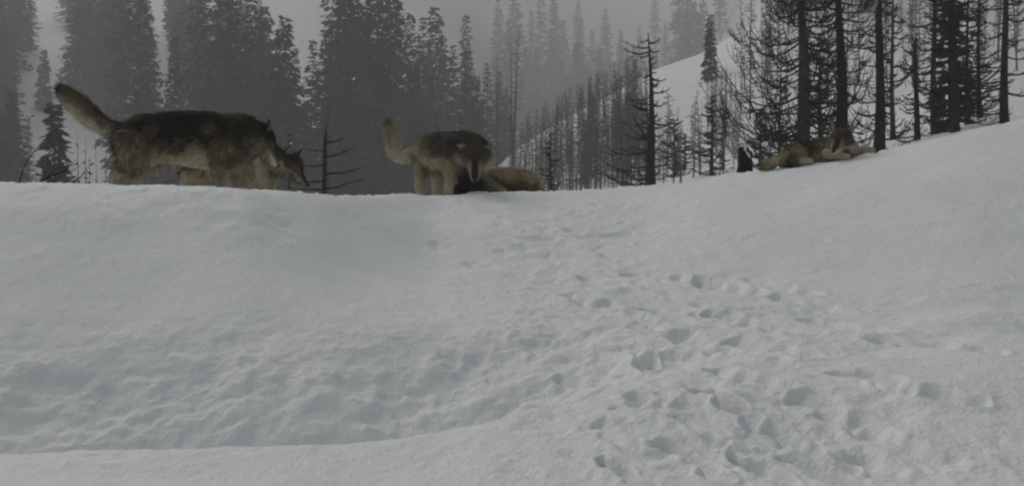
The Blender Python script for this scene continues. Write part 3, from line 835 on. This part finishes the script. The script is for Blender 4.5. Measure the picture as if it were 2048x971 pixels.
        c1, c2, c3 = hash3((P + .012 * np.stack([vnoise(P[:, 0] * 40, P[:, 2] * 40, 1), vnoise(P[:, 1] * 40, P[:, 2] * 40, 2), vnoise(P[:, 0] * 40, P[:, 1] * 40, 3)], -1)) / v3((.022, .022, .034)))
        nz = vnoise(P[:, 0] * 16 + P[:, 1] * 9, P[:, 2] * 13, seed) * .6 + (c1 - .5) * .8
        dark = v3(pal['dark']); mid = v3(pal['mid']); tan = v3(pal['tan']); cream = v3(pal['cream'])
        def mix(a, b, f):
            a = np.broadcast_to(a, (m, 3)); b = np.broadcast_to(b, (m, 3)); return a * (1 - f[:, None]) + b * f[:, None]
        lvl = pal.get('level', -.1)
        col = np.zeros((m, 3)); ln = np.zeros(m); fl = np.zeros((m, 3))
        x, y, z = loc.T; ay = np.abs(y)
        for c, (kind, flow) in enumerate(info):
            vv = vc[c]; tt = tc[c]; g = vv + nz * .42; d_ = dv[c] + 0
            if kind in ('torso', 'neck'):
                k_ = mix(dark, mid, 1 - sstep(lvl - .05, lvl + .35, g)); k_ = mix(k_, tan, 1 - sstep(lvl - .4, lvl + .05, g)); k_ = mix(k_, cream, 1 - sstep(-1.05, -.5, g))
                griz = sstep(.25, .8, vnoise(P[:, 0] * 7 + 3, P[:, 2] * 7 + P[:, 1] * 5, seed + 9) + .5 * (c2 - .5)) * sstep(lvl, lvl + .5, g)
                k_ = mix(k_, mid * .85, griz * .75)
                l_ = .066 if kind == 'torso' else .080
                l_ = np.full(m, l_); d_[:, 2] -= .55
            elif kind == 'haunch':
                k_ = mix(tan, mid, sstep(.2, .9, g)); k_ = mix(k_, mid * .6, sstep(.6, 1.1, g)); l_ = np.full(m, .055); d_[:, 2] -= .5
            elif kind == 'pale':
                k_ = mix(mid * .75, tan, sstep(-.15, .65, g)); k_ = mix(k_, cream * .8, sstep(.75, 1.1, g) * .7); l_ = np.full(m, .055); d_[:, 2] -= .4
            elif kind == 'chest':
                k_ = mix(cream * .85, tan, sstep(-.2, .7, g)); l_ = np.full(m, .06); d_[:, 2] -= .5
            elif kind == 'darkbody':
                k_ = mix(dark * 1.1, mid, sstep(.3, .9, -g)); k_ = mix(k_, mid * .9, sstep(.35, .8, nz) * .7); l_ = np.full(m, .055); d_[:, 2] -= .4
            elif kind == 'leg':
                k_ = mix(mid * .8, tan, sstep(.0, .32, tt + nz * .25)); k_ = mix(k_, cream * .95, sstep(.25, .7, tt))
                l_ = .050 - .036 * sstep(.1, .55, tt)
            elif kind == 'darkleg':
                k_ = mix(tan, cream * .8, sstep(.2, .6, tt)); k_ = mix(k_, dark * .6, sstep(.80, .88, tt)); l_ = .032 - .02 * sstep(.15, .6, tt)
            elif kind == 'tail':
                if pal.get('paletail'):
                    k_ = mix(cream * .9, tan * .8, sstep(.3, .8, tt)); k_ = mix(k_, mid, sstep(.75, .92, tt))
                else:
                    k_ = mix(cream * .8, mid, sstep(-.45, .25, vv + nz * .5)); k_ = mix(k_, dark, sstep(.35, .95, vv + nz * .4) * .85); k_ = mix(k_, v3((.10, .065, .035)), sstep(.5, .75, tt) * .6); k_ = mix(k_, dark * .7, sstep(.84, .95, tt))
                l_ = .066 * (.7 + .5 * sstep(.1, .5, tt))
            elif kind == 'stripe':
                k_ = np.tile(cream * .75, (m, 1)); l_ = np.full(m, .03)
            else:
                k_ = np.tile(mid * .85, (m, 1))
                k_ = mix(k_, dark * 1.1 + mid * pal.get('brow', .14), sstep(.005, .045, z - .3 * np.maximum(x, 0) + nz * .014) * (1 - sstep(.09, .12, x)))
                k_ = mix(k_, dark * 1.1, sstep(.06, .1, x) * sstep(-.014, .0, z + .012) * (1 - sstep(.018, .030, ay)))
                k_ = mix(k_, cream * pal.get('muz', .8), sstep(.05, .09, x) * (1 - sstep(-.034, -.012, z + nz * .004)))
                k_ = mix(k_, cream * pal.get('muz', .8), sstep(.07, .12, x) * sstep(.016, .040, ay) * .45)
                k_ = mix(k_, cream * pal.get('cheek', .8), sstep(.055, .08, ay + .25 * x + nz * .012) * (1 - sstep(-.04, -.005, z)))
                k_ = mix(k_, cream * .65, sstep(-.02, .0, -z - .055) * (x < .06))
                k_ = mix(k_, dark * .4, 1 - sstep(.012, .024, np.sqrt((x - .06) ** 2 + (ay - .04) ** 2 + (z - .03) ** 2)))
                l_ = .022 - .016 * sstep(.03, .1, x) + .035 * sstep(.05, .09, ay) * (1 - sstep(-.02, .03, z)) * (1 - sstep(.02, .06, x))
                d_ = np.broadcast_to(-fw * .9 - up * .15, (m, 3)) + lf[None, :] * np.sign(y)[:, None] * .35
            wc = wgt[c]
            col += k_ * wc[:, None]; ln += l_ * wc; fl += d_ * wc[:, None]
        inner = (N @ fw) * .6 + (N @ lf) * np.sign(y) * .3 - (N @ up) * pal.get('earin', 0)
        ec = mix(dark * 1.2, cream * (.48 if em == 'side' else .30 if em == 'back' else .45), sstep(.1, .5, inner))
        col[ear_m] = ec[ear_m]; ln[ear_m] = .012
        fl[ear_m] = (up[None, :] + lf[None, :] * np.sign(y)[:, None] * .4)[ear_m]
        col = col * (1 + .30 * (c2 - .5) + .12 * nz)[:, None]
        fl = fl + .55 * np.stack([c1 - .5, c2 - .5, c3 - .5], -1)
        return np.clip(col, .004, .9), fl, ln * pal.get('len', 1.0)

    col, _, _ = describe(co, no)
    a = me.color_attributes.new('Col', 'FLOAT_COLOR', 'POINT'); c4 = np.ones((nv, 4), np.float32); c4[:, :3] = col * .8
    a.data.foreach_set('color', c4.ravel())
    me.materials.clear(); me.materials.append(M_FUR); me.polygons.foreach_set('use_smooth', np.ones(len(me.polygons), bool))
    org = co.mean(0); org[2] = co[:, 2].min()
    me.vertices.foreach_set('co', (co - org).astype(np.float32).ravel()); me.update()
    body = bpy.data.objects.new('wolf', me); link(body); body.location = org; tag(body, label, 'wolf')
    # fur: one strand = a thin tapering three piece blade lying along the flow of the coat
    me.calc_loop_triangles(); nt3 = len(me.loop_triangles); tri = np.zeros(nt3 * 3, np.int32); me.loop_triangles.foreach_get('vertices', tri); tri = tri.reshape(-1, 3)
    A, B, D = co[tri[:, 0]], co[tri[:, 1]], co[tri[:, 2]]
    ar = np.linalg.norm(np.cross(B - A, D - A), axis=1); ti = r.choice(nt3, nfur, p=ar / ar.sum())
    u = r.random(nfur); v = r.random(nfur); fl = u + v > 1; u[fl] = 1 - u[fl]; v[fl] = 1 - v[fl]
    P = A[ti] + u[:, None] * (B - A)[ti] + v[:, None] * (D - A)[ti]
    Nn = no[tri[ti, 0]] * (1 - u - v)[:, None] + no[tri[ti, 1]] * u[:, None] + no[tri[ti, 2]] * v[:, None]
    Nn /= np.linalg.norm(Nn, axis=1)[:, None] + 1e-9
    fc, fd, flen = describe(P, Nn)
    fd = fd + r.normal(0, .20, fd.shape); fd -= Nn * np.sum(fd * Nn, 1)[:, None]; fd /= np.linalg.norm(fd, axis=1)[:, None] + 1e-9
    L = flen * r.uniform(.5, 1.3, nfur)
    lift = r.uniform(.2, .75, nfur)
    d1 = fd + Nn * lift[:, None]; d2 = fd + Nn * (lift * .35)[:, None] + v3((0, 0, -.12))
    p0 = P - Nn * .002; p1 = P + d1 * (L * .45)[:, None]; p2 = p1 + d2 * (L * .6)[:, None]
    sv = np.cross(fd, Nn); sv = sv + Nn * r.normal(0, .5, nfur)[:, None]; sv /= np.linalg.norm(sv, axis=1)[:, None]
    wd = np.clip(L * .05, .0010, .0032) * pal.get('wid', 1.0); sv = sv * wd[:, None]
    VV = np.stack([p0 - sv, p0 + sv, p1 - sv * .8, p1 + sv * .8, p2], 1).reshape(-1, 3) - org
    b = np.arange(nfur)[:, None] * 5
    qf = b + np.array([[0, 1, 3, 2]]); tf = b + np.array([[2, 3, 4]])
    br = np.clip(r.normal(1, .22, nfur), .5, 1.7); fc = fc * br[:, None]
    tipc = fc * np.where(r.random(nfur) < .35, .55, 1.12)[:, None]
    CC = np.stack([fc * .85, fc * .85, fc, fc, tipc], 1).reshape(-1, 3)
    mf = np_mesh('fur', VV, [qf, tf], M_FUR, True, np.clip(CC, .003, .9))
    nrm = np.repeat(Nn + fd * .15, 5, 0); nrm /= np.linalg.norm(nrm, axis=1)[:, None]
    mf.normals_split_custom_set_from_vertices(nrm.astype(np.float32).tolist())
    link(bpy.data.objects.new('fur', mf), body)
    for s in (-1, 1):
        bm = bmesh.new(); bmesh.ops.create_uvsphere(bm, u_segments=12, v_segments=8, radius=.0125 * hs_); mm = bpy.data.meshes.new('eye'); bm.to_mesh(mm); bm.free(); mm.materials.append(M_EYE)
        for p in mm.polygons: p.use_smooth = True
        e = link(bpy.data.objects.new('eye', mm), body); e.location = Vector(tow((.062, .042 * s, .030)) - org)
    bm = bmesh.new(); bmesh.ops.create_uvsphere(bm, u_segments=14, v_segments=10, radius=1); 
    for q in bm.verts:
        q.co = Vector((q.co.x * .016, q.co.y * (.021 if q.co.z > -.2 else .014), q.co.z * .017))
    mm = bpy.data.meshes.new('nose'); bm.to_mesh(mm); bm.free(); mm.materials.append(M_NOSE)
    for p in mm.polygons: p.use_smooth = True
    e = link(bpy.data.objects.new('nose', mm), body)
    Mr = Matrix(np.stack([fw, lf, up], 1).tolist()).to_4x4()
    e.matrix_local = Matrix.Translation(Vector(tow((.222, 0, -.020)) - org)) @ Mr @ Matrix.Scale(hs_, 4)
    return body


PAL = dict(dark=(.030, .024, .019), mid=(.160, .128, .090), tan=(.44, .365, .225), cream=(.66, .60, .46))

wolf('largest wolf, dark backed and bushy tailed, walking in profile nearest the left end', 7.2, [
    ('torso', -1, [(252, 286, .02, 33, .7), (285, 281, 0, 46, .72), (330, 275, 0, 45, .76), (380, 276, 0, 49, .78), (430, 282, 0, 51, .78), (468, 290, 0, 48, .78)]),
    ('neck', -1, [(455, 280, 0, 46, .8), (485, 276, .02, 42, .85), (510, 280, .06, 36, .9)]),
    ('leg', 1, [(270, 288, -.09, 36), (264, 318, -.10, 29), (240, 344, -.10, 14), (221, 371, -.10, 8), (218, 400, -.10, 7.5), (236, 425, -.10, 10), (250, 430, -.10, 9)]),
    ('leg', 1, [(280, 298, .10, 30), (306, 320, .10, 18), (294, 345, .10, 10), (266, 375, .10, 7), (266, 405, .10, 9), (280, 428, .10, 9)]),
    ('leg', 1, [(455, 300, -.11, 34), (440, 330, -.12, 16), (448, 356, -.12, 9.5), (464, 395, -.12, 9), (468, 422, -.12, 11), (480, 430, -.12, 10)]),
    ('leg', 1, [(468, 310, .11, 34), (486, 345, .12, 20), (496, 375, .12, 12), (500, 415, .12, 10), (512, 428, .12, 10)]),
    ('tail', 1, [(250, 264, .02, 15), (222, 258, .02, 14), (190, 239, .03, 15), (160, 213, .04, 15), (140, 195, .05, 12), (128, 185, .05, 7)]),
], (522, 284, .12, (.36, .70, -.60), (.45, .35, .70), 1.12, 'back'), dict(PAL, level=-.22, cheek=1.0, muz=.35), 90000, 1)

wolf('second walking wolf seen beyond the largest one, dark head lowered to the snow', 8.6, [
    ('torso', -1, [(378, 302, .02, 28, .75), (405, 296, 0, 38, .75), (445, 297, 0, 42, .78), (490, 304, 0, 44, .78), (522, 312, 0, 42, .8)]),
    ('darkbody', -1, [(520, 310, 0, 36, .85), (545, 320, -.02, 29, .85), (568, 330, -.04, 23, .9)]),
    ('leg', 1, [(386, 312, -.08, 26), (384, 338, -.08, 17), (371, 364, -.08, 11), (371, 395, -.08, 8.5), (382, 420, -.08, 9)]),
    ('leg', 1, [(400, 312, .08, 24), (410, 342, .08, 16), (399, 366, .08, 10.5), (396, 396, .08, 8), (408, 420, .08, 9)]),
    ('chest', 1, [(512, 318, -.09, 33), (510, 345, -.10, 26), (516, 372, -.10, 16), (518, 400, -.10, 10), (526, 420, -.10, 9)]),
    ('chest', 1, [(522, 322, .09, 30), (530, 350, .09, 22), (534, 375, .09, 13), (535, 400, .09, 9), (545, 420, .09, 9)]),
    ('tail', 1, [(380, 290, .03, 12), (366, 305, .05, 14), (362, 325, .06, 12), (364, 340, .06, 6)]),
], (583, 332, -.07, (.70, -.30, -.62), (.60, .0, .78), 1.08, 'up'), dict(PAL, level=-.1, muz=.25, cheek=.9, tan=(.50, .425, .27)), 50000, 2)

wolf('wolf with hooked upright tail standing head on with its dark face bent down', 9.4, [
    ('haunch', -1, [(842, 300, .38, 22, .85), (860, 300, .24, 30, .9), (878, 301, .12, 33, .9)]),
    ('torso', -1, [(872, 299, .14, 31, .85), (895, 299, 0, 32, .85), (918, 302, -.14, 32, .85)]),
    ('darkbody', -1, [(905, 298, -.10, 31, .95), (930, 299, -.20, 34, .95), (948, 302, -.30, 31, 1.0)]),
    ('leg', 1, [(850, 316, .30, 26), (846, 340, .30, 17), (838, 362, .30, 11), (840, 388, .28, 8.5), (836, 400, .26, 9)]),
    ('leg', 1, [(872, 318, .22, 26), (878, 342, .22, 16), (872, 364, .22, 11), (872, 388, .2, 8.5), (868, 402, .18, 9)]),
    ('darkleg', 1, [(900, 320, -.14, 24), (899, 342, -.15, 15), (899, 362, -.15, 10.5), (897, 386, -.16, 9.5), (896, 397, -.18, 10)]),
    ('darkbody', 1, [(930, 318, -.10, 22), (930, 345, -.10, 14), (929, 366, -.10, 9.5), (928, 388, -.10, 9), (928, 397, -.12, 9)]),
    ('tail', 1, [(834, 300, .42, 9), (812, 312, .44, 11.5), (796, 308, .45, 11.5), (787, 288, .45, 10), (781, 266, .45, 8), (776, 250, .45, 4)]),
], (950, 315, -.42, (.02, -.68, -.73), (.06, -.73, .68), 1.24, 'side'), dict(PAL, level=-.15, paletail=True, muz=.8, cheek=.6, brow=.30), 50000, 3)

wolf('tan wolf lying curled low behind the wolf with bent dark face', 9.9, [
    ('pale', -1, [(1064, 376, .06, 17, .9), (1048, 366, .03, 25, .9), (1022, 362, 0, 25, .9), (994, 362, 0, 24, .9)]),
    ('pale', -1, [(1000, 366, -.02, 25, .9), (978, 362, -.04, 23, .9), (960, 364, -.06, 21, .9)]),
    ('darkbody', 1, [(985, 372, -.18, 17), (962, 374, -.2, 20), (940, 378, -.2, 17), (925, 382, -.2, 14)]),
    ('stripe', 1, [(966, 350, -.19, 6), (982, 361, -.22, 6), (998, 375, -.24, 6), (1012, 390, -.24, 6)]),
], (918, 386, -.22, (-.85, -.3, -.25), (0, -.1, 1), .95), dict(PAL, level=.55, dark=(.05, .04, .034), tan=(.42, .345, .215), mid=(.17, .132, .088)), 36000, 4)

wolf('resting wolf on the right crest with head raised and both forepaws stretched out', 8.6, [
    ('haunch', -1, [(1570, 320, -.02, 13, .9), (1580, 313, -.04, 18, .9), (1600, 309, -.02, 19, .9)]),
    ('torso', -1, [(1590, 309, .05, 19, .9), (1615, 305, .04, 20, .9), (1640, 302, .02, 21, .9), (1662, 298, 0, 22, .9)]),
    ('neck', -1, [(1660, 297, 0, 20, .95), (1673, 290, -.04, 19, .95), (1683, 284, -.07, 18, 1.0)]),
    ('chest', 1, [(1682, 279, -.10, 16), (1687, 292, -.10, 15), (1688, 301, -.08, 11)]),
    ('darkleg', 1, [(1652, 307, -.14, 10), (1668, 311, -.18, 8.5), (1684, 312, -.20, 7), (1696, 313.5, -.21, 6), (1701, 314, -.21, 5)]),
    ('darkleg', 1, [(1696, 303, -.10, 10), (1716, 302, -.14, 7.5), (1732, 298, -.16, 6.5), (1746, 301, -.17, 6), (1754, 302, -.17, 4.5)]),
    ('leg', 1, [(1585, 319, -.12, 13), (1605, 322, -.16, 8), (1622, 322, -.17, 6)]),
    ('tail', 1, [(1566, 317, .0, 8), (1552, 323, -.03, 7), (1540, 328, -.05, 6), (1530, 331, -.05, 4)]),
], (1680, 283, -.15, (-.50, -.80, -.30), (-.05, -.28, .95), 1.04), dict(PAL, level=.05, cheek=1.0, brow=.2, paletail=True, len=.8, dark=(.045, .038, .031), mid=(.15, .124, .09), tan=(.46, .38, .235)), 46000, 5)
